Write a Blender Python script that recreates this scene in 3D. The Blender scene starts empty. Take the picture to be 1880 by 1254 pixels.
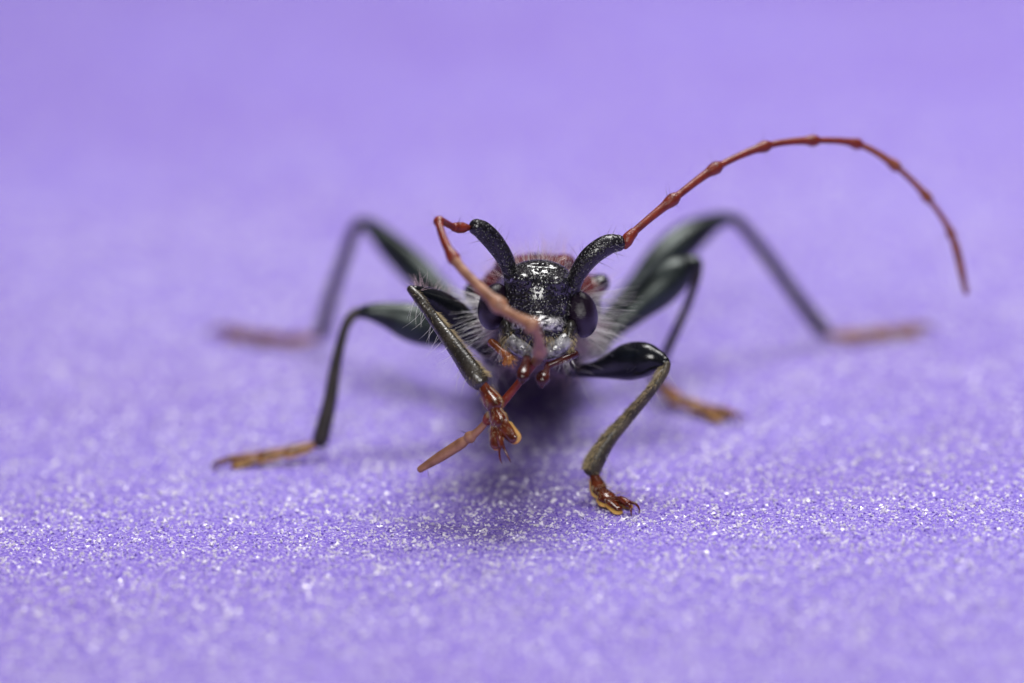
# Macro photograph: a longhorn beetle on a purple sparkling foam sheet.
# Working unit: 1 Blender unit = 1 millimetre (unit scale 0.001).
import bpy, math, random
import numpy as np
from mathutils import Matrix, Vector

random.seed(4); rng = np.random.default_rng(4)
scene = bpy.context.scene
scene.unit_settings.system = 'METRIC'
scene.unit_settings.scale_length = 0.001
scene.unit_settings.length_unit = 'MILLIMETERS'
col = scene.collection

# ------------------------------------------------------------------ camera
ELEV = math.radians(18.0)      # the lens looks down on the sheet by this much
ROLL = math.radians(2.0)
DIST = 110.0                   # lens to the plane of focus, mm
PXMM = 100.0                   # photograph pixels per mm in the plane of focus
d = np.array([0, math.cos(ELEV), -math.sin(ELEV)])
u0 = np.array([0, math.sin(ELEV), math.cos(ELEV)]); r0 = np.array([1.0, 0, 0])
r = r0 * math.cos(ROLL) - u0 * math.sin(ROLL)
u = u0 * math.cos(ROLL) + r0 * math.sin(ROLL)
C = -d * DIST + u * 3.43
cam = bpy.data.cameras.new('camera'); camo = bpy.data.objects.new('camera', cam); col.objects.link(camo)
cam.sensor_width = 36.0; cam.lens = 36.0 * DIST / 18.8
cam.clip_start = 5.0; cam.clip_end = 2000.0
m = Matrix.Identity(4)
for i in range(3):
    m[i][0] = r[i]; m[i][1] = u[i]; m[i][2] = -d[i]; m[i][3] = C[i]
camo.matrix_world = m
cam.dof.use_dof = True; cam.dof.focus_distance = DIST
APERTURE = 4.8                 # diameter of the entrance pupil, mm
cam.dof.aperture_fstop = cam.lens * 1e-3 / APERTURE
scene.camera = camo

# ------------------------------------------------------------------ light
world = bpy.data.worlds.new('World'); scene.world = world; world.use_nodes = True
bg = world.node_tree.nodes['Background']
bg.inputs[0].default_value = (1.0, 0.76, 0.96, 1); bg.inputs[1].default_value = 0.07

def area(name, loc, target, sx, sy, power, colour=(1, 1, 1)):
    L = bpy.data.lights.new(name, 'AREA'); L.shape = 'RECTANGLE'; L.size = sx; L.size_y = sy
    L.energy = power; L.color = colour
    o = bpy.data.objects.new(name, L); col.objects.link(o); o.location = loc
    o.rotation_euler = (Vector(target) - Vector(loc)).to_track_quat('-Z', 'Y').to_euler()
    return o
area('softbox_above', (13, 32, 74), (0, 14, 0), 44, 38, 82000, (1.0, 0.98, 0.97))
area('softbox_front', (2, -76, 60), (0, 3, 3), 36, 28, 54000, (1.0, 0.98, 0.96))

scene.view_settings.view_transform = 'Standard'
scene.view_settings.look = 'None'
scene.view_settings.exposure = 0.0
scene.view_settings.gamma = 1.0
scene.view_settings.use_curve_mapping = False
scene.render.engine = 'CYCLES'
scene.cycles.use_denoising = True
scene.cycles.max_bounces = 8

# ------------------------------------------------------------------ helpers
def U(px, py, dl=0.0):
    """photograph pixel + depth behind the plane of focus (mm) -> point in mm"""
    k = (DIST + dl)
    return C + k * d + (px - 940) / PXMM * k / DIST * r + (627 - py) / PXMM * k / DIST * u

def GZ(px, py, h=0.0):
    """photograph pixel -> the point at height h above the sheet"""
    v = d + (px - 940) / PXMM / DIST * r + (627 - py) / PXMM / DIST * u
    t = (h - C[2]) / v[2]
    return C + v * t

def mm(rpx, dl=0.0): return rpx / PXMM * (DIST + dl) / DIST
def depth(p): return float(np.dot(np.asarray(p) - C, d) - DIST)
def nz(v): return v / max(1e-9, np.linalg.norm(v))

WLOC = {}
def empty(name, loc, parent=None):
    o = bpy.data.objects.new(name, None); col.objects.link(o)
    loc = np.asarray(loc, float); o.empty_display_size = 0.5
    o.location = loc - (WLOC[parent.name] if parent else 0); o.parent = parent
    WLOC[o.name] = loc
    return o

def mesh(name, V, FS, mat, parent=None, smooth=True, origin=None, attr=None):
    V = np.asarray(V, float)
    org = V.mean(0) if origin is None else np.asarray(origin, float)
    if not isinstance(FS, list): FS = [FS]
    FS = [np.asarray(f, np.int32) for f in FS if len(f)]
    me = bpy.data.meshes.new(name)
    me.vertices.add(len(V)); me.vertices.foreach_set('co', (V - org).astype(np.float32).ravel())
    loops = np.concatenate([f.ravel() for f in FS])
    cnt = np.concatenate([np.full(len(f), f.shape[1], np.int32) for f in FS])
    me.loops.add(len(loops)); me.loops.foreach_set('vertex_index', loops)
    me.polygons.add(len(cnt))
    me.polygons.foreach_set('loop_start', np.concatenate([[0], np.cumsum(cnt)[:-1]]).astype(np.int32))
    me.polygons.foreach_set('loop_total', cnt)
    me.polygons.foreach_set('use_smooth', np.full(len(cnt), smooth))
    me.update(calc_edges=True); me.validate()
    for an, av in (attr or {}).items():
        a = me.attributes.new(an, 'FLOAT', 'POINT'); a.data.foreach_set('value', np.asarray(av, np.float32))
    me.materials.append(mat)
    o = bpy.data.objects.new(name, me); col.objects.link(o)
    o.location = org - (WLOC[parent.name] if parent else 0); o.parent = parent
    WLOC[o.name] = org
    return o

def join(parts):
    V, Q, T, n = [], [], [], 0
    for v, fs in parts:
        for f in (fs if isinstance(fs, list) else [fs]):
            f = np.asarray(f)
            if len(f) == 0: continue
            (Q if f.shape[1] == 4 else T).append(f + n)
        V.append(v); n += len(v)
    return np.concatenate(V), [np.concatenate(x) for x in (Q, T) if x]

def catmull(P, n):
    P = np.asarray(P, float); k = len(P)
    Q = np.vstack([2 * P[0] - P[1], P, 2 * P[-1] - P[-2]])
    out = []
    for t in np.linspace(0, k - 1, n):
        i = min(int(t), k - 2); f = t - i
        a, b, c_, e = Q[i], Q[i + 1], Q[i + 2], Q[i + 3]
        out.append(0.5 * (2 * b + (c_ - a) * f + (2 * a - 5 * b + 4 * c_ - e) * f * f + (3 * b - a - 3 * c_ + e) * f ** 3))
    return np.array(out)

def tube(P, R, n=40, sides=20, flat=1.0, side=None, caps=True, lump=0.0):
    """swept tube through points P with radii R; flat = thickness across 'side' normal"""
    P = np.asarray(P, float); R = np.asarray(R, float)
    X = catmull(np.column_stack([P, R]), n); c, rad = X[:, :3], np.maximum(X[:, 3], 1e-3)
    t = np.gradient(c, axis=0); t /= np.linalg.norm(t, axis=1)[:, None] + 1e-12
    if caps:                                  # rounded ends
        add0, add1, r0_, r1_ = [], [], [], []
        for a in (0.15, 0.45, 0.8):
            s = math.sin(a * math.pi / 2); q = math.cos(a * math.pi / 2)
            add1.append(c[-1] + t[-1] * rad[-1] * s * 0.8); r1_.append(rad[-1] * q)
            add0.append(c[0] - t[0] * rad[0] * s * 0.8); r0_.append(rad[0] * q)
        c = np.vstack([add0[::-1], c, add1]); rad = np.concatenate([r0_[::-1], rad, r1_])
        t = np.vstack([np.repeat(t[:1], 3, 0), t, np.repeat(t[-1:], 3, 0)])
    s = np.array(side if side is not None else d, float)
    B = []; 
    for i in range(len(c)):
        s = s - t[i] * np.dot(s, t[i])
        if np.linalg.norm(s) < 1e-3: s = np.cross(t[i], [0.3, 0.8, 0.5])
        s = nz(s); B.append(s)
    S = np.array(B); N = np.cross(t, S)       # S: the flattened direction
    ang = np.linspace(0, 2 * math.pi, sides, endpoint=False)
    rr = rad[:, None] * np.ones(sides)[None]
    if lump: rr = rr * (1 + lump * rng.standard_normal(rr.shape))
    V = c[:, None] + rr[..., None] * (N[:, None] * np.cos(ang)[None, :, None] + S[:, None] * flat * np.sin(ang)[None, :, None])
    k = len(c); V = V.reshape(-1, 3)
    i = np.arange(k - 1)[:, None] * sides; j = np.arange(sides)[None]; j2 = (j + 1) % sides
    Q = np.stack([i + j, i + j2, i + sides + j2, i + sides + j], -1).reshape(-1, 4)
    a0, a1 = len(V), len(V) + 1
    V = np.vstack([V, c[0], c[-1]])
    jj = np.arange(sides); j2 = (jj + 1) % sides; e = (k - 1) * sides
    T = np.vstack([np.stack([np.full(sides, a0), j2, jj], -1), np.stack([np.full(sides, a1), e + jj, e + j2], -1)])
    return V, [Q, T]

def ellipsoid(c, ax, rad, n=24, mrg=14, power=1.0):
    """c centre, ax three axis vectors, rad three radii"""
    th = np.linspace(0, math.pi, mrg)[1:-1]; ph = np.linspace(0, 2 * math.pi, n, endpoint=False)
    L = np.stack([np.sin(th)[:, None] * np.cos(ph), np.sin(th)[:, None] * np.sin(ph), np.cos(th)[:, None] * np.ones(n)], -1).reshape(-1, 3)
    L = np.vstack([L, [0, 0, 1], [0, 0, -1]]); L = np.sign(L) * np.abs(L) ** power
    V = np.asarray(c) + (L * np.asarray(rad)) @ np.asarray(ax)
    k = len(th); i = np.arange(k - 1)[:, None] * n; j = np.arange(n)[None]; j2 = (j + 1) % n
    Q = np.stack([i + j, i + n + j, i + n + j2, i + j2], -1).reshape(-1, 4)
    jj = np.arange(n); j2 = (jj + 1) % n; e = (k - 1) * n
    T = np.vstack([np.stack([np.full(n, k * n), jj, j2], -1), np.stack([np.full(n, k * n + 1), e + j2, e + jj], -1)])
    return V, [Q, T]

def hairs(P, Dv, Ln, Rd, bend=0.25, seg=5):
    """thin curved three-sided bristles: roots P, directions Dv, lengths Ln, root radii Rd"""
    P = np.asarray(P, float); Dv = np.asarray(Dv, float); k = len(P)
    Dv = Dv / (np.linalg.norm(Dv, axis=1)[:, None] + 1e-9)
    Ln = np.broadcast_to(np.asarray(Ln, float), (k,)); Rd = np.broadcast_to(np.asarray(Rd, float), (k,))
    q = rng.standard_normal((k, 3)); q -= Dv * (q * Dv).sum(1)[:, None]; q /= np.linalg.norm(q, axis=1)[:, None]
    w = np.cross(Dv, q)
    out = []
    for s in range(seg):
        f = s / (seg - 1)
        c = P + Dv * (Ln * f)[:, None] + q * (Ln * bend * f * f)[:, None]
        rd = Rd * (1 - 0.85 * f)
        for a in (0, 2.094, 4.189):
            out.append(c + (q * math.cos(a) + w * math.sin(a)) * rd[:, None])
    V = np.stack(out, 1).reshape(-1, 3)       # k, seg*3
    base = (np.arange(k) * seg * 3)[:, None, None, None]
    s = (np.arange(seg - 1) * 3)[None, :, None, None]; a = np.arange(3)[None, None, :, None]; a2 = (a + 1) % 3
    Q = np.concatenate([base + s + a, base + s + a2, base + s + 3 + a2, base + s + 3 + a], -1).reshape(-1, 4)
    return V, [Q]

def tube_hairs(P, R, n, l0, l1, lean=0.5, rad=0.006, t0=0.02, t1=0.98, around=None, spread=3.14, side=None, bend=0.25, seg=4):
    """bristles growing out of a tube; around = preferred direction"""
    X = catmull(np.column_stack([P, R]), 80); c, rd = X[:, :3], X[:, 3]
    t = np.gradient(c, axis=0); t /= np.linalg.norm(t, axis=1)[:, None]
    k = (rng.uniform(t0, t1, n) * 79).astype(int)
    tt = t[k]; q = rng.standard_normal((n, 3))
    if around is not None: q = q * (spread / 3.14) + np.asarray(around) * 1.6
    q -= tt * (q * tt).sum(1)[:, None]; q /= np.linalg.norm(q, axis=1)[:, None]
    p = c[k] + q * rd[k][:, None] * 0.95
    dv = q * math.cos(lean) + tt * math.sin(lean) + rng.standard_normal((n, 3)) * 0.12
    return hairs(p, dv, rng.uniform(l0, l1, n), rad, bend, seg)

def surface_nets(f, org, h):
    ins = f < 0; nx, ny, nzz = f.shape
    cnt = np.zeros((nx - 1, ny - 1, nzz - 1), np.int8)
    for a in (0, 1):
        for b in (0, 1):
            for c in (0, 1): cnt += ins[a:nx - 1 + a, b:ny - 1 + b, c:nzz - 1 + c]
    act = (cnt > 0) & (cnt < 8)
    I = np.argwhere(act); idx = np.full(act.shape, -1, np.int64); idx[act] = np.arange(len(I))
    S = np.zeros((len(I), 3)); W = np.zeros(len(I))
    cs = [(a, b, c) for a in (0, 1) for b in (0, 1) for c in (0, 1)]
    for p in cs:
        for ax in range(3):
            if p[ax]: continue
            q = list(p); q[ax] = 1
            v0 = f[I[:, 0] + p[0], I[:, 1] + p[1], I[:, 2] + p[2]]; v1 = f[I[:, 0] + q[0], I[:, 1] + q[1], I[:, 2] + q[2]]
            cr = (v0 < 0) != (v1 < 0); tt = np.where(cr, v0 / np.where(cr, v0 - v1, 1), 0)
            pos = np.tile(np.array(p, float), (len(I), 1)); pos[:, ax] = tt
            S += pos * cr[:, None]; W += cr
    V = (I + S / W[:, None]) * h + org
    F = []
    for ax in range(3):
        o1, o2 = (ax + 1) % 3, (ax + 2) % 3
        sl0 = [slice(None)] * 3; sl1 = [slice(None)] * 3
        sl0[ax] = slice(0, -1); sl1[ax] = slice(1, None)
        for o in (o1, o2):
            sl0[o] = slice(1, -1); sl1[o] = slice(1, -1)
        a, b = ins[tuple(sl0)], ins[tuple(sl1)]
        E = np.argwhere(a != b); sg = a[tuple(E.T)]
        E[:, o1] += 1; E[:, o2] += 1
        g = []
        for k1, k2 in ((1, 1), (0, 1), (0, 0), (1, 0)):
            e = E.copy(); e[:, o1] -= k1; e[:, o2] -= k2; g.append(idx[tuple(e.T)])
        q = np.stack(g, -1); q[~sg] = q[~sg][:, ::-1]; F.append(q)
    return V, np.concatenate(F)

# ------------------------------------------------------------------ materials
def principled(name):
    mt = bpy.data.materials.new(name); mt.use_nodes = True
    nt = mt.node_tree; b = nt.nodes['Principled BSDF']
    return mt, nt, b

def node(nt, typ, **kw):
    n = nt.nodes.new(typ)
    for k, v in kw.items(): setattr(n, k, v)
    return n

def ramp(nt, fac, stops):
    n = node(nt, 'ShaderNodeValToRGB'); el = n.color_ramp.elements
    while len(el) < len(stops): el.new(0.5)
    for e, (p, c) in zip(el, stops):
        e.position = p; e.color = (c[0], c[1], c[2], 1)
    nt.links.new(fac, n.inputs[0]); return n.outputs[0]

def cuticle(name, c1, c2, rough=0.3, bump=0.0, bscale=12.0, spec=0.5, nscale=3.0, coat=0.0, sss=0.0, sheen=0.0, dome=False, fine=0.004, rvar=0.08):
    """insect cuticle: two-tone mottled colour, punctured relief, uneven gloss"""
    mt, nt, b = principled(name); L = nt.links.new
    tc = node(nt, 'ShaderNodeTexCoord')
    n1 = node(nt, 'ShaderNodeTexNoise'); n1.inputs['Scale'].default_value = nscale; n1.inputs['Detail'].default_value = 6
    L(tc.outputs['Object'], n1.inputs['Vector'])
    L(ramp(nt, n1.outputs[0], [(0.35, c1), (0.68, c2)]), b.inputs['Base Color'])
    mr = node(nt, 'ShaderNodeMapRange'); mr.inputs['To Min'].default_value = max(0.05, rough - rvar); mr.inputs['To Max'].default_value = rough + rvar
    n2 = node(nt, 'ShaderNodeTexNoise'); n2.inputs['Scale'].default_value = nscale * 5; n2.inputs['Detail'].default_value = 4
    L(tc.outputs['Object'], n2.inputs['Vector']); L(n2.outputs[0], mr.inputs[0]); L(mr.outputs[0], b.inputs['Roughness'])
    b.inputs['Specular IOR Level'].default_value = spec
    b.inputs['Coat Weight'].default_value = coat; b.inputs['Coat Roughness'].default_value = 0.12
    if sss:
        b.inputs['Subsurface Weight'].default_value = sss; b.inputs['Subsurface Radius'].default_value = (0.12, 0.04, 0.02); b.inputs['Subsurface Scale'].default_value = 1.0
    if sheen:
        b.inputs['Sheen Weight'].default_value = sheen; b.inputs['Sheen Roughness'].default_value = 0.4
    last = None
    if bump:
        v = node(nt, 'ShaderNodeTexVoronoi'); v.inputs['Scale'].default_value = bscale; v.inputs['Randomness'].default_value = 0.9
        L(tc.outputs['Object'], v.inputs['Vector'])
        mr2 = node(nt, 'ShaderNodeMapRange'); mr2.interpolation_type = 'SMOOTHSTEP'; mr2.inputs['From Min'].default_value = 0.1; mr2.inputs['From Max'].default_value = 0.5
        L(v.outputs['Distance'], mr2.inputs[0])
        if dome: mr2.inputs['To Min'].default_value = 1.0; mr2.inputs['To Max'].default_value = 0.0; mr2.inputs['From Min'].default_value = 0.0; mr2.inputs['From Max'].default_value = 0.55
        bp = node(nt, 'ShaderNodeBump'); bp.inputs['Distance'].default_value = bump; bp.inputs['Strength'].default_value = 1.0
        L(mr2.outputs[0], bp.inputs['Height']); last = bp
    if fine:
        n3 = node(nt, 'ShaderNodeTexNoise'); n3.inputs['Scale'].default_value = 28; n3.inputs['Detail'].default_value = 5
        L(tc.outputs['Object'], n3.inputs['Vector'])
        bp = node(nt, 'ShaderNodeBump'); bp.inputs['Distance'].default_value = fine; bp.inputs['Strength'].default_value = 0.8
        L(n3.outputs[0], bp.inputs['Height'])
        if last: L(last.outputs[0], bp.inputs['Normal'])
        last = bp
    if last: L(last.outputs[0], b.inputs['Normal'])
    return mt

M = {}
M['scape'] = cuticle('black_punctured_cuticle', (0.004, 0.004, 0.006), (0.012, 0.011, 0.016), 0.26, 0.014, 20, 0.6, dome=True)
M['femur'] = cuticle('green_black_cuticle', (0.003, 0.004, 0.006), (0.018, 0.028, 0.028), 0.32, 0.004, 16, 0.5, nscale=1.6, fine=0.003, rvar=0.14)
M['femur'].node_tree.nodes['Principled BSDF'].inputs['Specular Tint'].default_value = (0.88, 1.0, 0.95, 1)
M['femur_front'] = cuticle('polished_black_cuticle', (0.003, 0.004, 0.006), (0.008, 0.010, 0.014), 0.20, 0.002, 10, 0.36, fine=0.002)
M['tibia'] = cuticle('dark_brown_cuticle', (0.010, 0.007, 0.008), (0.030, 0.020, 0.018), 0.40, 0.008, 16, 0.5)
M['tibia_olive'] = cuticle('olive_brown_cuticle', (0.030, 0.026, 0.014), (0.085, 0.070, 0.038), 0.42, 0.010, 18, 0.5)
M['tibia_gloss'] = cuticle('glossy_olive_cuticle', (0.014, 0.012, 0.009), (0.045, 0.038, 0.026), 0.28, 0.003, 18, 0.8)
M['clypeus'] = cuticle('silver_grey_cuticle', (0.05, 0.055, 0.06), (0.30, 0.31, 0.34), 0.34, 0.012, 20, 0.9, nscale=9)
M['antenna'] = cuticle('red_brown_cuticle', (0.13, 0.015, 0.007), (0.25, 0.034, 0.012), 0.36, 0.004, 24, 0.5, nscale=6, sss=0.25)
M['antenna_tip'] = cuticle('pale_brown_cuticle', (0.21, 0.058, 0.024), (0.33, 0.105, 0.045), 0.5, 0.004, 24, 0.4, nscale=6, sss=0.25)
M['antenna_tan'] = cuticle('tan_antenna_cuticle', (0.22, 0.100, 0.056), (0.40, 0.200, 0.115), 0.42, 0.004, 24, 0.45, nscale=5, sss=0.08)
M['tarsus'] = cuticle('amber_brown_cuticle', (0.060, 0.010, 0.003), (0.18, 0.034, 0.009), 0.16, 0.003, 14, 0.6, nscale=5, sss=0.25, coat=0.4)
M['tarsus_pale'] = cuticle('tan_cuticle', (0.085, 0.030, 0.010), (0.32, 0.14, 0.05), 0.32, 0.004, 14, 0.5, nscale=7, sss=0.15)
M['pad'] = cuticle('yellow_pad', (0.55, 0.27, 0.06), (0.75, 0.46, 0.14), 0.5, 0.006, 30, 0.4, sss=0.3)
M['claw'] = cuticle('claw_horn', (0.06, 0.008, 0.006), (0.13, 0.02, 0.010), 0.2, 0, 1, 0.6)
M['palp'] = cuticle('palp_cuticle', (0.030, 0.005, 0.005), (0.075, 0.014, 0.010), 0.2, 0.0, 1, 0.55, sss=0.15)
M['palp_orange'] = cuticle('orange_palp_cuticle', (0.12, 0.028, 0.010), (0.34, 0.11, 0.03), 0.22, 0.0, 1, 0.5, sss=0.2)
M['mandible'] = cuticle('mandible_cuticle', (0.07, 0.07, 0.075), (0.42, 0.42, 0.43), 0.26, 0.010, 13, 1.0, coat=0.3, nscale=7)
M['labrum'] = cuticle('labrum_cuticle', (0.03, 0.028, 0.024), (0.14, 0.13, 0.11), 0.30, 0.010, 15, 0.9, coat=0.2, nscale=7)
M['cheek'] = cuticle('cheek_cuticle', (0.008, 0.007, 0.006), (0.03, 0.027, 0.022), 0.35, 0.02, 14, 0.6)
M['elytron'] = cuticle('elytron_cuticle', (0.005, 0.010, 0.010), (0.012, 0.024, 0.020), 0.42, 0.012, 9, 0.5)

def hair_mat(name, colour, rough=0.35, trans=0.25):
    mt, nt, b = principled(name)
    oi = node(nt, 'ShaderNodeTexCoord'); n1 = node(nt, 'ShaderNodeTexNoise'); n1.inputs['Scale'].default_value = 9
    nt.links.new(oi.outputs['Object'], n1.inputs['Vector'])
    lo = tuple(x * 0.65 for x in colour); hi = tuple(min(0.95, x * 1.2) for x in colour)
    nt.links.new(ramp(nt, n1.outputs[0], [(0.3, lo), (0.7, hi)]), b.inputs['Base Color'])
    b.inputs['Roughness'].default_value = rough
    b.inputs['Transmission Weight'].default_value = trans
    return mt
M['hair_white'] = hair_mat('white_bristle', (0.90, 0.85, 0.82), 0.3, 0.0)
M['hair_pink'] = hair_mat('pale_pink_bristle', (0.84, 0.60, 0.66), 0.35, 0.0)
M['hair_gold'] = hair_mat('golden_bristle', (0.62, 0.50, 0.27), 0.4, 0.1)
M['hair_olive'] = hair_mat('olive_bristle', (0.34, 0.28, 0.15), 0.4, 0.05)
M['hair_dark'] = hair_mat('dark_bristle', (0.03, 0.022, 0.03), 0.3, 0.0)
M['hair_orange'] = hair_mat('orange_bristle', (0.75, 0.36, 0.10), 0.35, 0.2)

# body: black head with pits, red blotches on the thorax shield (vertex attribute 'red')
mt = cuticle('body_cuticle', (0.004, 0.004, 0.006), (0.013, 0.013, 0.018), 0.22, 0.042, 15.0, 0.95, dome=True)
nt = mt.node_tree; b = nt.nodes['Principled BSDF']
at = node(nt, 'ShaderNodeAttribute'); at.attribute_name = 'red'
mx = node(nt, 'ShaderNodeMix', data_type='RGBA')
src = b.inputs['Base Color'].links[0].from_socket
nt.links.new(at.outputs['Fac'], mx.inputs['Factor']); nt.links.new(src, mx.inputs['A']); mx.inputs['B'].default_value = (0.125, 0.006, 0.007, 1)
at2 = node(nt, 'ShaderNodeAttribute'); at2.attribute_name = 'silver'
ns_ = node(nt, 'ShaderNodeTexNoise'); ns_.inputs['Scale'].default_value = 11; ns_.inputs['Detail'].default_value = 5
tcs = node(nt, 'ShaderNodeTexCoord'); nt.links.new(tcs.outputs['Object'], ns_.inputs['Vector'])
mul = node(nt, 'ShaderNodeMath', operation='MULTIPLY'); nt.links.new(at2.outputs['Fac'], mul.inputs[0])
nt.links.new(ramp(nt, ns_.outputs[0], [(0.38, (0, 0, 0)), (0.58, (1, 1, 1))]), mul.inputs[1])
mx2 = node(nt, 'ShaderNodeMix', data_type='RGBA'); nt.links.new(mul.outputs[0], mx2.inputs['Factor'])
nt.links.new(mx.outputs['Result'], mx2.inputs['A']); mx2.inputs['B'].default_value = (0.54, 0.53, 0.54, 1)
nt.links.new(mx2.outputs['Result'], b.inputs['Base Color']); M['body'] = mt

mt, nt, b = principled('compound_eye')
b.inputs['Base Color'].default_value = (0.012, 0.006, 0.016, 1); b.inputs['Roughness'].default_value = 0.10
b.inputs['Specular IOR Level'].default_value = 0.6; M['eye'] = mt

# sheet: purple foam with fine crystalline grain
mt, nt, b = principled('purple_foam'); L = nt.links.new
tc = node(nt, 'ShaderNodeTexCoord')
n1 = node(nt, 'ShaderNodeTexNoise'); n1.inputs['Scale'].default_value = 15; n1.inputs['Detail'].default_value = 6; n1.inputs['Roughness'].default_value = 0.72
L(tc.outputs['Object'], n1.inputs['Vector'])
grain = ramp(nt, n1.outputs[0], [(0.32, (0.15, 0.085, 0.60)), (0.47, (0.27, 0.19, 0.74)), (0.56, (0.42, 0.34, 0.84)), (0.66, (0.88, 0.86, 0.95))])
n2 = node(nt, 'ShaderNodeTexNoise'); n2.inputs['Scale'].default_value = 0.16; n2.inputs['Detail'].default_value = 3
L(tc.outputs['Object'], n2.inputs['Vector'])
mx = node(nt, 'ShaderNodeMix', data_type='RGBA', blend_type='MULTIPLY'); mx.inputs['Factor'].default_value = 1.0
L(grain, mx.inputs['A']); L(ramp(nt, n2.outputs[0], [(0.3, (0.80, 0.745, 0.79)), (0.7, (0.89, 0.89, 0.87))]), mx.inputs['B'])
L(mx.outputs['Result'], b.inputs['Base Color'])
b.inputs['Roughness'].default_value = 0.45; b.inputs['Specular IOR Level'].default_value = 0.14
n3 = node(nt, 'ShaderNodeTexVoronoi'); n3.inputs['Scale'].default_value = 13; n3.inputs['Randomness'].default_value = 1
L(tc.outputs['Object'], n3.inputs['Vector'])
bp = node(nt, 'ShaderNodeBump'); bp.inputs['Distance'].default_value = 0.03; bp.inputs['Strength'].default_value = 0.9
L(n3.outputs['Distance'], bp.inputs['Height'])
n4 = node(nt, 'ShaderNodeTexNoise'); n4.inputs['Scale'].default_value = 34; n4.inputs['Detail'].default_value = 4
L(tc.outputs['Object'], n4.inputs['Vector'])
bp2 = node(nt, 'ShaderNodeBump'); bp2.inputs['Distance'].default_value = 0.02; bp2.inputs['Strength'].default_value = 0.8
L(n4.outputs[0], bp2.inputs['Height']); L(bp.outputs[0], bp2.inputs['Normal']); L(bp2.outputs[0], b.inputs['Normal'])
M['sheet'] = mt

def crystal(name, colour, rough, trans):
    mt, nt, b = principled(name)
    g = node(nt, 'ShaderNodeNewGeometry')
    lo = tuple(x * 0.8 for x in colour)
    nt.links.new(ramp(nt, g.outputs['Random Per Island'], [(0.0, lo), (1.0, colour)]), b.inputs['Base Color'])
    b.inputs['Roughness'].default_value = rough; b.inputs['Specular IOR Level'].default_value = 0.8
    b.inputs['Transmission Weight'].default_value = trans
    return mt
M['grain_white'] = crystal('white_grain', (0.88, 0.84, 0.98), 0.25, 0.0)
M['grain_lilac'] = crystal('lilac_grain', (0.42, 0.33, 0.80), 0.2, 0.0)
M['grain_violet'] = crystal('violet_grain', (0.20, 0.12, 0.60), 0.2, 0.0)

# ------------------------------------------------------------------ the sheet
def heights(x, y):
    """gentle waviness and grain of the foam sheet (mm)"""
    z = 0.035 * np.sin(x * 0.55 + 0.4 * np.sin(y * 0.31)) * np.sin(y * 0.47 + 1.1)
    z += 0.022 * np.sin(x * 1.9 + 1.3 * np.sin(y * 1.1)) * np.sin(y * 2.3 + 0.8 * np.sin(x * 1.4))
    z += 0.012 * np.sin(x * 5.1 + 2 * np.sin(y * 3.7)) * np.sin(y * 6.1 + 1.5 * np.sin(x * 4.3))
    return z
def axis(lo, hi, flo, fhi, step, grow=1.35):
    a = list(np.arange(flo, fhi, step)); s = step; lo_, hi_ = [], []
    p = flo
    while p > lo: s *= grow; p -= s; lo_.append(p)
    p = a[-1]; s = step
    while p < hi: s *= grow; p += s; hi_.append(p)
    return np.array(lo_[::-1] + a + hi_)
gx = axis(-140, 140, -12, 12, 0.10); gy = axis(-120, 220, -9, 20, 0.10)
X, Y = np.meshgrid(gx, gy, indexing='ij')
fade = np.exp(-(np.maximum(0, np.abs(X) - 14) / 20) ** 2) * np.exp(-(np.maximum(0, np.maximum(-Y - 10, Y - 30)) / 20) ** 2)
Zs = heights(X, Y) * fade + 0.008 * rng.standard_normal(X.shape) * fade
V = np.stack([X, Y, Zs], -1).reshape(-1, 3)
nx_, ny_ = X.shape
i = np.arange(nx_ - 1)[:, None] * ny_; j = np.arange(ny_ - 1)[None]
Q = np.stack([i + j, i + ny_ + j, i + ny_ + j + 1, i + j + 1], -1).reshape(-1, 4)
sheet = mesh('foam_sheet', V, Q, M['sheet'], origin=(0, 0, 0))
sheet['kind'] = 'structure'; sheet['label'] = 'purple sparkling foam sheet that the beetle stands on'

def grains(name, n, s0, s1, mat, x0=-15, x1=15, y0=-12, y1=34, up=0.25, tilt=0.45, clump=0.0, soft=5.0):
    P = np.column_stack([rng.uniform(x0, x1, n), rng.uniform(y0, y1, n)]) + rng.standard_normal((n, 2)) * soft   # density fades out gradually
    k = int(n * clump); par = rng.integers(k, n, k) if k else []
    if k: P[:k] = P[par] + rng.standard_normal((k, 2)) * 0.05
    P = np.column_stack([P, heights(P[:, 0], P[:, 1])])
    base = np.array([[1, 0, 0], [-0.5, 0.86, 0], [-0.5, -0.86, 0], [0.2, 0.1, 0.75], [-0.1, 0.2, -0.7]])
    tri = np.array([[0, 1, 3], [1, 2, 3], [2, 0, 3], [1, 0, 4], [2, 1, 4], [0, 2, 4]])
    q = rng.standard_normal((n, 4)) * [1, tilt, tilt, 1]; q /= np.linalg.norm(q, axis=1)[:, None]
    w, x, y, z = q.T
    Rm = np.stack([1 - 2 * (y * y + z * z), 2 * (x * y - z * w), 2 * (x * z + y * w), 2 * (x * y + z * w), 1 - 2 * (x * x + z * z), 2 * (y * z - x * w),
                   2 * (x * z - y * w), 2 * (y * z + x * w), 1 - 2 * (x * x + y * y)], -1).reshape(n, 3, 3)
    s = s0 + (s1 - s0) * rng.random(n) ** 2.5
    B = base[None] * (1 + 0.35 * rng.standard_normal((n, 5, 1))) * s[:, None, None]
    B = np.einsum('nij,nkj->nki', Rm, B) + P[:, None] + np.array([0, 0, 1.0]) * (s * up)[:, None, None]
    T = (tri[None] + (np.arange(n) * 5)[:, None, None]).reshape(-1, 3)
    o = mesh(name, B.reshape(-1, 3), T, mat, sheet, smooth=False, origin=(0, 0, 0)); o['kind'] = 'stuff'
    return o
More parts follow.
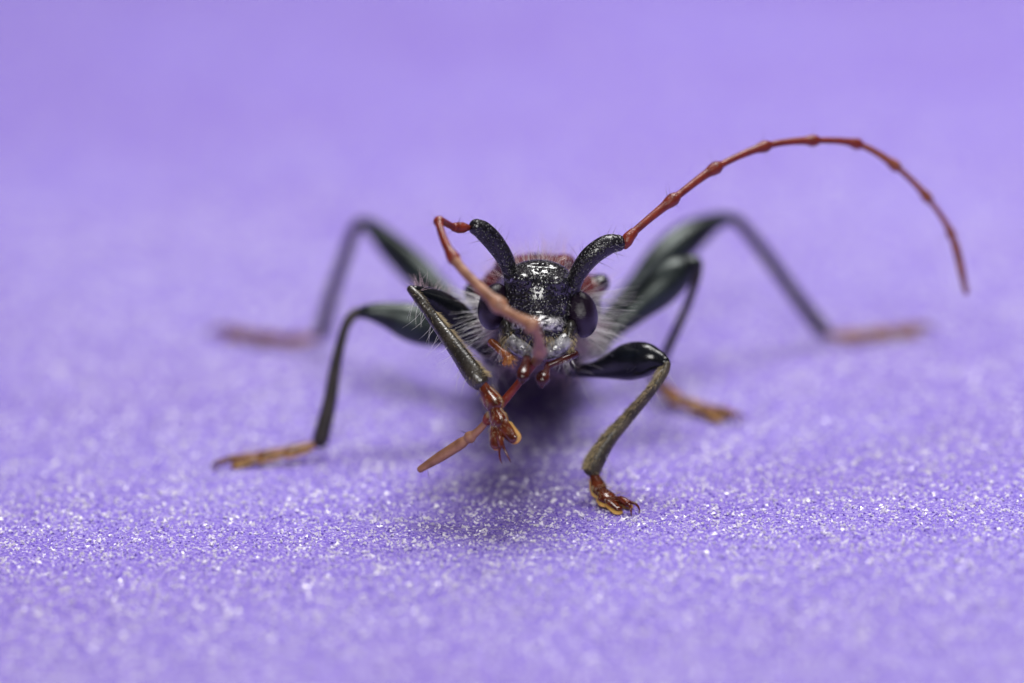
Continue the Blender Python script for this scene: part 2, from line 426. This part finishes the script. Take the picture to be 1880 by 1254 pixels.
grains('white_grains', 145000, 0.008, 0.053, M['grain_white'], y1=22, clump=0.45)
grains('lilac_grains', 50000, 0.012, 0.036, M['grain_lilac'], y1=20)
grains('violet_grains', 40000, 0.012, 0.036, M['grain_violet'], y1=20)
grains('white_grains', 90000, 0.012, 0.060, M['grain_white'], -38, 38, -22, 80, clump=0.45, soft=12.0)

# ------------------------------------------------------------------ the beetle
base = U(990, 600, 5.0); base[2] = 0
beetle = empty('longhorn_beetle', base)
beetle['label'] = 'black longhorn beetle with curved red antennae and clubbed legs standing on purple sheet'
beetle['category'] = 'beetle'

# --- trunk: head, thorax shield and abdomen as one continuous surface.
# local frame: a right, b back along the body, c up (the body slopes down to the rear)
def loc(px, py, dl): 
    k = (DIST + dl) / DIST
    return np.array([(px - 940) / PXMM * k, dl, (627 - py) / PXMM * k])
def toworld(v): return C + DIST * d + v[:, :1] * r + v[:, 1:2] * d + v[:, 2:3] * u

legbase = {'fr': (1052, 676, 2.2), 'fl': (905, 655, 2.3), 'mr': (1100, 640, 4.3), 'ml': (862, 622, 4.3), 'hr': (1085, 610, 6.6), 'hl': (895, 600, 6.6)}
h = 0.034
lo = np.array([-1.15, -0.75, -0.95]); hi = np.array([2.1, 11.2, 1.75])
n3_ = np.ceil((hi - lo) / h).astype(int)
A, B_, Cc = np.meshgrid(*[lo[k] + h * np.arange(n3_[k]) for k in range(3)], indexing='ij', sparse=True)
def sd_ell(c, rad):
    x, y, z = (A - c[0]) / rad[0], (B_ - c[1]) / rad[1], (Cc - c[2]) / rad[2]
    k0 = np.sqrt(x * x + y * y + z * z)
    return (k0 - 1) * min(rad) * 0.5 + (k0 - 1) * (sum(rad) / 3) * 0.5
def sd_caps(p, q, ra, rb, sx=1.0, sz=1.0):
    p = np.array(p, float); q = np.array(q, float); ab = q - p
    t = np.clip(((A - p[0]) * ab[0] + (B_ - p[1]) * ab[1] + (Cc - p[2]) * ab[2]) / ab.dot(ab), 0, 1)
    return np.sqrt(((A - p[0] - t * ab[0]) / sx) ** 2 + (B_ - p[1] - t * ab[1]) ** 2 + ((Cc - p[2] - t * ab[2]) / sz) ** 2) - (ra + (rb - ra) * t)
def smin(x, y, k):
    hh = np.clip(0.5 + 0.5 * (y - x) / k, 0, 1); return y + (x - y) * hh - k * hh * (1 - hh)
def smax(x, y, k): return -smin(-x, -y, k)
hc = loc(987, 565, 0.0)
f = sd_ell(hc + [0.01, 0.48, 0.18], (0.66, 0.80, 0.68))                              # head capsule
f = smin(f, sd_ell(hc + [0.01, 0.42, 0.58], (0.60, 0.55, 0.30)), 0.12)               # crown
f = smin(f, sd_ell(hc + [0.0, 0.12, 0.05], (0.62, 0.46, 0.64)), 0.15)               # frons
f = smin(f, sd_ell(hc + [-0.27, -0.10, 0.50], (0.23, 0.32, 0.18)), 0.12)            # antennal tubercles
f = smin(f, sd_ell(hc + [0.33, -0.10, 0.44], (0.23, 0.32, 0.18)), 0.12)
f = smin(f, sd_ell(loc(940, 512, 0.18), (0.15, 0.20, 0.15)), 0.08)                  # antenna sockets
f = smin(f, sd_ell(loc(1052, 527, 0.18), (0.15, 0.20, 0.15)), 0.08)
f = smin(f, sd_ell(hc + [0.0, 0.10, -0.46], (0.62, 0.56, 0.44)), 0.14)              # cheeks and muzzle
f = smin(f, sd_ell(hc + [0.0, -0.16, -0.30], (0.50, 0.34, 0.20)), 0.06)            # clypeus
f = smax(f, -sd_caps(hc + [-0.44, -0.50, -0.115], hc + [0.48, -0.50, -0.145], 0.09, 0.09), 0.04)
f = smax(f, -sd_caps(hc + [-0.26, -0.52, -0.40], hc + [0.34, -0.52, -0.42], 0.07, 0.07), 0.03)   # suture above the clypeus
f = smax(f, -sd_caps(hc + [0.02, -0.40, 0.72], hc + [0.02, -0.50, 0.22], 0.13, 0.05), 0.08)        # furrow of the frons
f = smax(f, -sd_caps(hc + [-0.30, -0.02, 0.80], hc + [0.32, -0.02, 0.76], 0.05, 0.05), 0.06)       # hollow behind the tubercles
f = smin(f, sd_caps(hc + [0, 0.9, 0.05], hc + [0, 2.0, -0.02], 0.80, 0.95), 0.10)    # neck
pc = loc(986, 560, 2.75)
f = smin(f, sd_ell(pc, (1.20, 1.25, 0.98)), 0.06)                                   # thorax shield
for px, py in ((1103, 520), (868, 535)):
    f = smin(f, sd_ell(loc(px, py, 2.7), (0.17, 0.32, 0.18)), 0.18)                 # side tubercles
for px, py in ((1035, 478), (930, 482)):
    f = smin(f, sd_ell(loc(px, py, 2.3), (0.22, 0.40, 0.12)), 0.16)
f = smax(f, -sd_caps(hc + [-0.9, 4.12, 0.9], hc + [0.9, 4.12, 0.9], 0.12, 0.12), 0.1)
f = smin(f, sd_caps(loc(988, 585, 4.4), loc(990, 590, 8.2), 0.88, 0.92, 1.2, 0.85), 0.10)
f = smin(f, sd_caps(loc(990, 590, 8.0), loc(990, 600, 10.0), 0.90, 0.42, 1.15, 0.85), 0.10)
for k in range(5):                                                                    # rings of the abdomen
    f = smax(f, -(np.abs(B_ - (6.6 + 0.75 * k)) - 0.03 + 0 * A + 0.5 * np.maximum(0, 0.86 - np.abs(Cc - hc[2]) - 0.2 * np.abs(A - hc[0])) + 0.25 * (Cc > hc[2])), 0.03)
for key, q in legbase.items():                                                        # coxae
    e = loc(*q); i_ = loc(*q) * [0.6, 1, 0.6] + np.array([0.47, 0.05, 0.25]) * [0.4, 1, 0.4]
    f = smin(f, sd_caps(e, i_, 0.20, 0.42), 0.10)
V, Q = surface_nets(np.ascontiguousarray(f + 0 * (A + B_ + Cc)), lo, h)
ra, rb, rc = (V[:, 0] - pc[0]), V[:, 1] - pc[1], V[:, 2] - pc[2]
red = np.clip((rc - 0.10) / 0.12, 0, 1) * np.clip((rb + 1.05) / 0.12, 0, 1) * np.clip((1.15 - rb) / 0.15, 0, 1)
for px, py in ((1108, 508), (862, 528)):
    t_ = loc(px, py, 2.6); red *= np.clip((np.linalg.norm((V - t_) * [1, 0.7, 1], axis=1) - 0.19) / 0.08, 0, 1)
red *= np.clip((np.abs(ra) - 0.10 + 0.25 * np.abs(rb)) / 0.12, 0, 1)
q_ = V - hc
silver = np.clip((0.50 - np.abs(q_[:, 0])) / 0.1, 0, 1) * np.clip((0.13 - np.abs(q_[:, 2] + 0.28 + 0.03 * q_[:, 0])) / 0.04, 0, 1) * (q_[:, 1] < 0)
body = mesh('body', toworld(V), Q, M['body'], beetle, attr={'red': red, 'silver': silver})

# --- compound eyes with real facets
def ico(level):
    t = (1 + 5 ** 0.5) / 2
    v = np.array([[-1, t, 0], [1, t, 0], [-1, -t, 0], [1, -t, 0], [0, -1, t], [0, 1, t], [0, -1, -t], [0, 1, -t], [t, 0, -1], [t, 0, 1], [-t, 0, -1], [-t, 0, 1]], float)
    v /= np.linalg.norm(v, axis=1)[:, None]
    fc = np.array([[0, 11, 5], [0, 5, 1], [0, 1, 7], [0, 7, 10], [0, 10, 11], [1, 5, 9], [5, 11, 4], [11, 10, 2], [10, 7, 6], [7, 1, 8], [3, 9, 4], [3, 4, 2], [3, 2, 6], [3, 6, 8], [3, 8, 9], [4, 9, 5], [2, 4, 11], [6, 2, 10], [8, 6, 7], [9, 8, 1]])
    for _ in range(level):
        e = np.sort(np.concatenate([fc[:, [0, 1]], fc[:, [1, 2]], fc[:, [2, 0]]]), 1)
        ue, inv = np.unique(e, axis=0, return_inverse=True); inv = inv.ravel()
        mid = v[ue[:, 0]] + v[ue[:, 1]]; mid /= np.linalg.norm(mid, axis=1)[:, None]
        n = len(v); k = len(fc); m0, m1, m2 = inv[:k] + n, inv[k:2 * k] + n, inv[2 * k:] + n
        v = np.vstack([v, mid])
        fc = np.vstack([np.stack(x, -1) for x in ((fc[:, 0], m0, m2), (fc[:, 1], m1, m0), (fc[:, 2], m2, m1), (m0, m1, m2))])
    return v, fc
v4, _ = ico(4); v6, f6 = ico(6)
from mathutils.kdtree import KDTree
kd = KDTree(len(v4))
for i_, p in enumerate(v4): kd.insert(p, i_)
kd.balance()
dist = np.array([kd.find(p)[2] for p in v6])
dome = 1 - (dist / 0.042) ** 2
frame = np.stack([r, d, u])
for c_, rad, tilt in (((1066, 577, 0.32), (0.31, 0.44, 0.43), -0.10), ((907, 563, 0.32), (0.29, 0.44, 0.43), 0.12)):
    L_ = v6 * np.array(rad) + v6 * 0.0075 * dome[:, None]
    L_[:, 0] += tilt * L_[:, 2]
    mesh('compound_eye', U(*c_) + L_ @ frame, f6, M['eye'], body)

# --- mouthparts
def blob(name, px, py, dl, rx, ry, rz_, mat, parent, rot=0.0, power=1.0):
    ax = np.stack([r * math.cos(rot) + u * math.sin(rot), d, -r * math.sin(rot) + u * math.cos(rot)])
    V, F = ellipsoid(U(px, py, dl), ax, (mm(rx), ry, mm(rz_)), 32, 20, power)
    return mesh(name, V, F, mat, parent)
blob('labrum', 990, 616, -0.28, 30, 0.14, 14, M['labrum'], body, -0.05, 0.65)
blob('cheek', 934, 618, -0.02, 17, 0.30, 34, M['cheek'], body, 0.22)
blob('cheek', 1043, 622, -0.02, 16, 0.30, 36, M['cheek'], body, -0.20)
def ptube(name, pts, mat, parent, flat=1.0, n=24, sides=14, **k):
    P = [U(x, y, z) for x, y, z, q in pts]; R = [mm(q, z) for x, y, z, q in pts]
    V, F = tube(P, R, n, sides, flat, **k); return mesh(name, V, F, mat, parent)
ptube('mandible', [(1043, 610, -0.08, 11), (1036, 626, -0.20, 18), (1016, 642, -0.30, 18), (997, 655, -0.28, 7)], M['mandible'], body, 0.9, 30, 20)
ptube('mandible', [(932, 610, -0.08, 11), (941, 626, -0.20, 17), (961, 641, -0.30, 16), (983, 655, -0.28, 7)], M['mandible'], body, 0.9, 30, 20)
blob('labium', 990, 652, -0.05, 40, 0.30, 12, M['claw'], body)
for pts in ([(922, 640, 0.15, 6), (912, 634, -0.05, 7), (902, 629, -0.15, 8)], [(902, 629, -0.2, 6), (920, 645, -0.35, 7), (938, 659, -0.40, 8)],
            [(1044, 658, 0.1, 6), (1052, 652, -0.05, 7), (1056, 650, -0.15, 7)], [(1055, 651, -0.2, 6), (1035, 660, -0.35, 7), (1008, 671, -0.42, 6)]):
    ptube('maxillary_palp', pts, M['palp_orange'] if pts[0][0] < 940 else M['palp'], body)
ptube('maxillary_palp', [(938, 655, -0.42, 6), (931, 662, -0.46, 9), (925, 668, -0.48, 4)], M['palp_orange'], body)
ptube('labial_palp', [(968, 656, -0.30, 9), (965, 672, -0.75, 10), (960, 690, -1.0, 13), (959, 702, -1.05, 5)], M['palp'], body, 0.8)
ptube('labial_palp', [(1006, 668, -0.30, 5), (1003, 681, -0.75, 7), (996, 696, -1.0, 13.5), (995, 711, -1.05, 3)], M['palp'], body, 0.8)

# --- antennae
def antenna(scape, nodes, radii, pale, tip=0.55, pale_mat='antenna_tip'):
    an = empty('antenna', U(*scape[0][:3]), beetle)
    P = [U(x, y, z) for x, y, z, q in scape]; R = [mm(q, z) for x, y, z, q in scape]
    V, F = tube(P, R, 40, 24); mesh('scape', V, F, M['scape'], an)
    Vh, Fh = tube_hairs(P, R, 26, 0.18, 0.36, 0.5, 0.0035, 0.15); o = mesh('bristles', Vh, Fh, M['hair_dark'], an); o['kind'] = 'stuff'
    Vh, Fh = tube_hairs(P, R, 70, 0.05, 0.10, 0.9, 0.0022); o = mesh('bristles', Vh, Fh, M['hair_white'], an); o['kind'] = 'stuff'
    N = [U(*q) for q in nodes]
    X = catmull(N, 20 * (len(N) - 1) + 1); hp, hd_, hl = [], [], []
    for k in range(len(N) - 1):
        c = X[20 * k:20 * k + 21]; rr = radii[k]
        if k == 0: prof = np.interp(np.linspace(0, 1, 21), [0, 0.3, 0.7, 1], [0.6, 0.95, 1.0, 0.8])
        else: prof = np.interp(np.linspace(0, 1, 21), [0, 0.06, 0.4, 0.74, 0.86, 0.95, 1], [0.66, 0.56, 0.58, 0.68, 0.94, 1.0, 0.80])
        if k == len(N) - 2: prof = np.interp(np.linspace(0, 1, 21), [0, 0.15, 0.6, 1], [0.75, 1.0, 0.95, tip])
        V, F = tube(c, prof * mm(rr), 30, 18)
        mesh('pedicel' if k == 0 else 'antenna_segment', V, F, M[pale_mat] if k in pale else M['antenna'], an)
        for _ in range(5):
            q = rng.standard_normal(3); t_ = nz(c[-1] - c[-4]); q = nz(q - t_ * q.dot(t_))
            hp.append(c[-3] + q * mm(rr) * 0.9); hd_.append(q + t_ * 0.5); hl.append(rng.uniform(0.12, 0.32))
    Vh, Fh = hairs(hp, hd_, np.array(hl), 0.003); o = mesh('bristles', Vh, Fh, M['hair_dark'], an); o['kind'] = 'stuff'
    return an
antenna([(1051, 536, 0.15, 12), (1061, 503, 0.05, 16), (1084, 471, 0.0, 19), (1114, 450, 0.05, 19), (1136, 446, 0.10, 15.5)],
        [(1147, 452, 0.12), (1163, 427, 0.2), (1241, 362, 0.65), (1320, 305, 1.15), (1411, 267, 1.7), (1500, 258, 2.2), (1579, 266, 2.7), (1648, 308, 3.2), (1706, 367, 3.7), (1749, 436, 4.1), (1774, 538, 4.5)],
        [11.5, 12.5, 12.5, 11.5, 11.5, 11, 11, 10, 9, 8], (6, 7, 8, 9))
antenna([(938, 514, 0.15, 11), (930, 480, 0.05, 15.5), (908, 446, -0.1, 18.5), (887, 424, -0.25, 18), (873, 416, -0.35, 15)],
        [(858, 418, -0.42), (834, 417, -0.65), (806, 409, -1.25), (837, 480, -1.8), (922, 566, -2.35), (980, 602, -2.85), (991, 648, -1.95), (983, 665, -0.62), (894, 773, -0.15), (858, 806, 0.1), (771, 862, 0.5)],
        [10.5, 11, 12.5, 16, 17, 14, 10, 12, 11.5, 10.5], (3, 4, 5, 6, 8, 9), 0.6, 'antenna_tan')  # segment below the mouth stays darker red: shade put into its colour

# --- legs
def tarsus(lg, nodes, w, down, mat, padmat, claw_down=None, dl=0.0):
    """nodes: five points foot root -> claw root; w: half widths (mm)"""
    N = [np.asarray(q, float) for q in nodes]; down = nz(np.asarray(down, float))
    for k in range(3):
        a, b_ = N[k], N[k + 1]; t_ = nz(b_ - a); sd = nz(np.cross(t_, down)); dn = nz(np.cross(sd, t_)) * 1.0
        if np.dot(dn, down) < 0: dn = -dn
        wk = w[k]; e = b_ + t_ * wk * 0.15
        if k < 2:
            V, F = tube([a, a + (e - a) * 0.4 - dn * wk * 0.1, a + (e - a) * 0.8, e], [wk * 0.55, wk * 0.70, wk * 0.96, wk * 0.88], 22, 18, 0.55, side=dn)
            mesh('tarsal_segment', V, F, mat, lg)
            V, F = tube([a + dn * wk * 0.35 + t_ * wk * 0.4, a + (e - a) * 0.6 + dn * wk * 0.48, e + dn * wk * 0.46], [wk * 0.5, wk * 0.90, wk * 1.06], 14, 16, 0.28, side=dn)
            mesh('tarsal_pad', V, F, padmat, lg)
        else:
            parts, pads = [], []
            for s in (-1, 1):
                q = [a, a + (e - a) * 0.5 + sd * s * wk * 0.35, e + sd * s * wk * 0.78 + t_ * wk * 0.30]
                parts.append(tube(q, [wk * 0.46, wk * 0.56, wk * 0.42], 18, 16, 0.42, side=dn))
                pads.append(tube([p + dn * wk * (0.24 + 0.06 * i_) + sd * s * wk * 0.05 for i_, p in enumerate(q)][1:], [wk * 0.58, wk * 0.52], 12, 14, 0.32, side=dn))
            V, F = join(parts); mesh('tarsal_segment', V, F, mat, lg)
            for p_ in pads: mesh('tarsal_pad', *p_, M['pad'], lg)
        n_ = 70
        Vh, Fh = tube_hairs([a, e], [wk * 0.8, wk * 0.95], n_, 0.05, 0.13, 0.9, 0.0035, 0.1, 1.0)
        o = mesh('bristles', Vh, Fh, M['hair_gold'], lg); o['kind'] = 'stuff'
    a, b_ = N[2] + (N[3] - N[2]) * 0.55, N[4]; t_ = nz(b_ - a); sd = nz(np.cross(t_, down))
    top = -down * w[3] * 0.9
    V, F = tube([a, (a + b_) / 2 + top, b_], [w[3] * 0.6, w[3] * 0.8, w[3]], 20, 14)
    mesh('claw_segment', V, F, mat, lg)
    cd = nz(np.asarray(claw_down if claw_down is not None else down, float))
    for s in (-1, 1):
        L_ = w[3] * 4.3
        q = [b_ + sd * s * w[3] * 0.4, b_ + t_ * L_ * 0.35 + sd * s * L_ * 0.22, b_ + t_ * L_ * 0.62 + sd * s * L_ * 0.34 + cd * L_ * 0.28, b_ + t_ * L_ * 0.66 + sd * s * L_ * 0.36 + cd * L_ * 0.66]
        V, F = tube(q, [w[3] * 0.5, w[3] * 0.42, w[3] * 0.28, w[3] * 0.08], 18, 10); mesh('claw', V, F, M['claw'], lg)

def leg(key, femur, tibia, fmat, tmat, fflat=0.85, sides=26):
    lg = empty('leg', U(*legbase[key]), beetle)
    P = [U(x, y, z) for x, y, z, q in femur]; R = [mm(q, z) for x, y, z, q in femur]
    V, F = tube(P, R, 54, sides, fflat); mesh('femur', V, F, fmat, lg)
    Pt = [np.asarray(q[0], float) for q in tibia]; Rt = [q[1] for q in tibia]
    V, F = tube(Pt, Rt, 48, 20, 0.9); mesh('tibia', V, F, tmat, lg)
    return lg, P, R, Pt, Rt
def T_(x, y, z, q): return (U(x, y, z), mm(q, z))
def bristles(lg, mat, *a, **k):
    V, F = tube_hairs(*a, **k); o = mesh('bristles', V, F, mat, lg); o['kind'] = 'stuff'

DOWN = np.array([0, 0, -1.0])
# front leg planted on the sheet
foot = [GZ(1089, 868, 0.55), GZ(1101, 899, 0.30), GZ(1115, 914, 0.22), GZ(1137, 924, 0.16), GZ(1152, 924, 0.22)]
dk = depth(foot[0])
lg, P, R, Pt, Rt = leg('fr', [(1050, 680, 2.2, 13), (1075, 680, 2.0, 13), (1108, 676, 1.7, 19), (1150, 665, 1.35, 34), (1185, 660, 1.05, 32), (1208, 662, 0.9, 20), (1220, 667, 0.8, 13)],
    [T_(1224, 668, 0.75, 8), T_(1218, 684, 0.75, 9.5), T_(1197, 715, 0.75, 9.5), T_(1154, 765, dk, 11.5), T_(1116, 809, dk, 14.5), T_(1092, 848, dk, 18), T_(1087, 862, dk, 17)], M['femur_front'], M['tibia_olive'])
bristles(lg, M['hair_olive'], Pt, Rt, 700, 0.05, 0.10, 1.0, 0.005, 0.05, 0.99, around=-r, spread=3.0)
bristles(lg, M['hair_gold'], Pt, Rt, 420, 0.06, 0.12, 0.9, 0.004, 0.15, 0.99, around=-r - d, spread=2.0)
bristles(lg, M['hair_white'], Pt, Rt, 16, 0.25, 0.45, 0.6, 0.004, 0.1, 0.9, around=r)
bristles(lg, M['hair_dark'], P, R, 26, 0.15, 0.34, 0.3, 0.0035, 0.3, 1.0)
tarsus(lg, foot, [0.16, 0.19, 0.22, 0.07], DOWN, M['tarsus'], M['pad'])
# front leg lifted in front of the body
foot = [U(884, 704, -0.5), U(905, 742, -0.55), U(915, 774, -0.6), U(922, 800, -0.65), U(921, 818, -0.7)]
lg, P, R, Pt, Rt = leg('fl', [(905, 652, 2.4, 14), (880, 630, 2.1, 17), (845, 592, 1.6, 30), (805, 562, 1.1, 30), (775, 543, 0.6, 18), (760, 534, 0.4, 11)],
    [T_(753, 530, 0.35, 7), T_(772, 552, 0.25, 10), T_(801, 592, 0.1, 11.5), T_(840, 645, -0.2, 15.5), T_(870, 688, -0.4, 19), T_(882, 702, -0.45, 17)], M['femur_front'], M['tibia_gloss'])
bristles(lg, M['hair_gold'], Pt, Rt, 420, 0.06, 0.14, 0.8, 0.005, 0.35, 0.99, around=r, spread=1.2)
bristles(lg, M['hair_olive'], Pt, Rt, 160, 0.05, 0.10, 1.1, 0.003, 0.05, 0.99)
bristles(lg, M['hair_white'], Pt, Rt, 22, 0.25, 0.50, 0.5, 0.004, 0.1, 0.9, around=-r - 0.3 * u, spread=1.5)
bristles(lg, M['hair_pink'], P, R, 60, 0.15, 0.36, 0.3, 0.004, 0.3, 1.0, around=u)
tarsus(lg, foot, [0.18, 0.17, 0.25, 0.06], r * 0.6 + d * 0.9 - u * 0.3, M['tarsus'], M['tarsus_pale'], claw_down=r * 0.5 - u)
# middle legs
foot = [GZ(579, 815, 0.30), GZ(530, 827, 0.26), GZ(480, 836, 0.20), GZ(440, 842, 0.15), GZ(407, 848, 0.16)]
dk = depth(foot[0])
lg, P, R, Pt, Rt = leg('ml', [(862, 622, 4.3, 15), (832, 616, 4.3, 20), (790, 604, 4.25, 33), (750, 590, 4.2, 35), (710, 578, 4.15, 24), (680, 573, 4.1, 16), (662, 574, 4.1, 11)],
    [T_(660, 572, 4.1, 9), T_(645, 582, 4.05, 9), T_(632, 606, 4.0, 8.5), T_(617, 667, dk, 10.5), T_(605, 739, dk, 13), T_(590, 800, dk, 15), T_(586, 812, dk, 13)], M['femur'], M['tibia'])
bristles(lg, M['hair_dark'], Pt, Rt, 200, 0.05, 0.12, 0.9, 0.004)
tarsus(lg, foot, [0.16, 0.16, 0.20, 0.06], DOWN, M['tarsus_pale'], M['pad'])
foot = [GZ(1203, 700, 0.32), GZ(1245, 731, 0.26), GZ(1283, 745, 0.20), GZ(1322, 757, 0.16), GZ(1348, 760, 0.18)]
dk = depth(foot[0])
lg, P, R, Pt, Rt = leg('mr', [(1100, 638, 4.3, 14), (1125, 608, 4.35, 17), (1165, 570, 4.5, 26), (1205, 533, 4.6, 36), (1240, 503, 4.7, 33), (1265, 487, 4.8, 19), (1279, 482, 4.8, 13)],
    [T_(1281, 482, 4.8, 10), T_(1278, 510, 4.85, 9), T_(1261, 562, 5.0, 8), T_(1228, 635, 5.2, 9), T_(1208, 680, dk, 11), T_(1203, 696, dk, 11)], M['femur'], M['tibia'])
tarsus(lg, foot, [0.15, 0.15, 0.20, 0.06], DOWN, M['tarsus_pale'], M['pad'])
# hind legs
foot = [GZ(583, 619, 0.28), GZ(530, 622, 0.24), GZ(475, 616, 0.20), GZ(432, 610, 0.16), GZ(400, 604, 0.18)]
dk = depth(foot[0])
lg, P, R, Pt, Rt = leg('hl', [(895, 600, 6.6, 14), (855, 575, 6.9, 17), (800, 532, 7.4, 27), (760, 492, 7.9, 29), (722, 456, 8.4, 25), (690, 424, 8.8, 17), (671, 410, 9.0, 12)],
    [T_(668, 408, 9.0, 10), T_(652, 420, 9.1, 11), T_(628, 485, 9.6, 11.5), T_(606, 551, (9.6 + dk) / 2, 12.5), T_(591, 608, dk, 13.5), T_(588, 616, dk, 11)], M['femur'], M['tibia'])
tarsus(lg, foot, [0.15, 0.15, 0.18, 0.06], DOWN, M['tarsus'], M['pad'])
foot = [GZ(1517, 614, 0.28), GZ(1575, 613, 0.24), GZ(1625, 608, 0.20), GZ(1668, 604, 0.16), GZ(1698, 600, 0.18)]
dk = depth(foot[0])
lg, P, R, Pt, Rt = leg('hr', [(1085, 610, 6.6, 14), (1120, 578, 6.8, 17), (1175, 525, 7.2, 26), (1220, 475, 7.6, 34), (1265, 435, 8.0, 31), (1310, 408, 8.4, 18), (1336, 401, 8.6, 12)],
    [T_(1341, 400, 8.6, 10), T_(1358, 410, 8.7, 11), T_(1406, 468, 9.2, 12), T_(1460, 542, (9.2 + dk) / 2, 13), T_(1507, 602, dk, 14), T_(1515, 611, dk, 12)], M['femur'], M['tibia'])
tarsus(lg, foot, [0.15, 0.15, 0.18, 0.06], DOWN, M['tarsus_pale'], M['pad'])

# --- wing covers
for s in (-1, 1):
    ns, na = 48, 22
    S = np.linspace(0, 1, ns)[:, None]; Tt = np.linspace(0, 1, na)[None]
    wd = np.interp(S[:, 0], [0, 0.04, 0.12, 0.5, 0.85, 0.96, 1], [0.7, 1.0, 1.12, 1.10, 0.98, 0.72, 0.35])[:, None]
    hg = np.interp(S[:, 0], [0, 0.05, 0.15, 0.5, 0.9, 1], [0.62, 0.80, 0.86, 0.84, 0.72, 0.45])[:, None]
    an = Tt * math.radians(112)
    sh = []
    for off in (0.0, -0.05):
        a_ = 0.47 + s * (0.012 + (wd + off) * np.sin(an)) ; c_ = 0.36 + (hg + off) * np.cos(an) - 0.06 * S
        b__ = 4.05 + 6.9 * S + 0 * Tt
        sh.append(toworld(np.stack([a_ * (1 + 0.004 * b__), b__, c_ + 0 * Tt], -1).reshape(-1, 3)))
    Vv = np.vstack(sh); n1_ = ns * na
    i = np.arange(ns - 1)[:, None] * na; j = np.arange(na - 1)[None]
    q = np.stack([i + j, i + na + j, i + na + j + 1, i + j + 1], -1).reshape(-1, 4)
    loop = np.concatenate([np.arange(na), np.arange(1, ns) * na + na - 1, (ns - 1) * na + np.arange(na - 2, -1, -1), np.arange(ns - 2, 0, -1) * na])
    l2 = np.roll(loop, -1); rim = np.stack([loop, l2, l2 + n1_, loop + n1_], -1)
    F = np.vstack([q if s < 0 else q[:, ::-1], (q[:, ::-1] if s < 0 else q) + n1_, rim])
    mesh('elytron', Vv, F, M['elytron'], beetle)

# --- body hair
def coat(n, cond, l0, l1, mat, rad, bias=None, lean=0.35, bend=0.25):
    me = body.data; k = len(me.vertices)
    co = np.empty(k * 3, np.float32); me.vertices.foreach_get('co', co); co = co.reshape(-1, 3) + WLOC[body.name]
    no = np.empty(k * 3, np.float32); me.vertices.foreach_get('normal', no); no = no.reshape(-1, 3)
    q = co - (C + DIST * d); lc = np.stack([q @ r, q @ d, q @ u], -1); ln = np.stack([no @ r, no @ d, no @ u], -1)
    ok = np.flatnonzero(cond(lc, ln))
    if len(ok) == 0: return
    s = rng.choice(ok, n)
    dv = no[s] + rng.standard_normal((n, 3)) * lean
    if bias is not None: dv = dv + np.asarray(bias)
    V, F = hairs(co[s] + no[s] * -0.01, dv, rng.uniform(l0, l1, n), rad, bend)
    o = mesh('body_hair', V, F, mat, body); o['kind'] = 'stuff'
hx, hz_ = hc[0], hc[2]
side = lambda lc: np.abs(lc[:, 0] - hx)
coat(260, lambda l, n: (l[:, 1] > 0.9) & (l[:, 1] < 2.6) & (side(l) > 0.70) & (l[:, 2] < hz_ + 0.30), 0.55, 1.10, M['hair_white'], 0.0055, -d * 0.3, 0.18, 0.12)
coat(1100, lambda l, n: (l[:, 1] > 0.9) & (l[:, 1] < 3.4) & (l[:, 2] < hz_ - 0.15), 0.25, 0.55, M['hair_pink'], 0.0030, -d * 0.2)
coat(170, lambda l, n: (l[:, 1] > 1.7) & (l[:, 1] < 4.0) & (l[:, 2] > hz_ + 0.45), 0.25, 0.6, M['hair_pink'], 0.0045, u * 0.5)
coat(90, lambda l, n: (l[:, 1] > 0.2) & (l[:, 1] < 1.2) & (l[:, 2] > hz_ + 0.55), 0.2, 0.45, M['hair_white'], 0.003, u * 0.4 - d * 0.2)
coat(160, lambda l, n: (l[:, 1] < 0.3) & (l[:, 2] < hz_ + 0.1) & (l[:, 2] > hz_ - 0.4), 0.05, 0.12, M['hair_white'], 0.003, -u * 0.8)
coat(260, lambda l, n: (l[:, 1] < 0.2) & (l[:, 2] < hz_ - 0.4), 0.08, 0.18, M['hair_gold'], 0.004, -u * 0.8)
def blob_hair(px, py, dl, rx, rz_, n, l0, l1, mat, bias, rad=0.004):
    P, Dv = [], []
    for _ in range(n):
        a = rng.uniform(0, 6.283); t_ = rng.uniform(0.1, 1)
        P.append(U(px + rx * t_ * math.cos(a), py + rz_ * t_ * math.sin(a), dl - 0.28 * math.sqrt(1 - t_ * t_ * 0.9)))
        Dv.append(r * math.cos(a) * t_ * 0.8 - u * math.sin(a) * t_ * 0.5 - d * 0.35 + bias)
    V, F = hairs(P, Dv, rng.uniform(l0, l1, n), rad); o = mesh('face_hair', V, F, mat, body); o['kind'] = 'stuff'
blob_hair(934, 620, -0.02, 15, 30, 330, 0.06, 0.15, M['hair_gold'], -u * 0.9)
blob_hair(1043, 624, -0.02, 14, 32, 330, 0.06, 0.15, M['hair_gold'], -u * 0.9)
blob_hair(1000, 622, -0.20, 22, 12, 50, 0.08, 0.16, M['hair_gold'], -u * 0.9)
blob_hair(935, 661, -0.30, 12, 10, 60, 0.06, 0.14, M['hair_orange'], -u * 0.5, 0.005)
blob_hair(920, 645, -0.15, 16, 14, 24, 0.12, 0.26, M['hair_white'], -u * 0.6, 0.003)
blob_hair(1035, 662, -0.15, 24, 8, 30, 0.10, 0.24, M['hair_white'], -u * 0.8, 0.003)
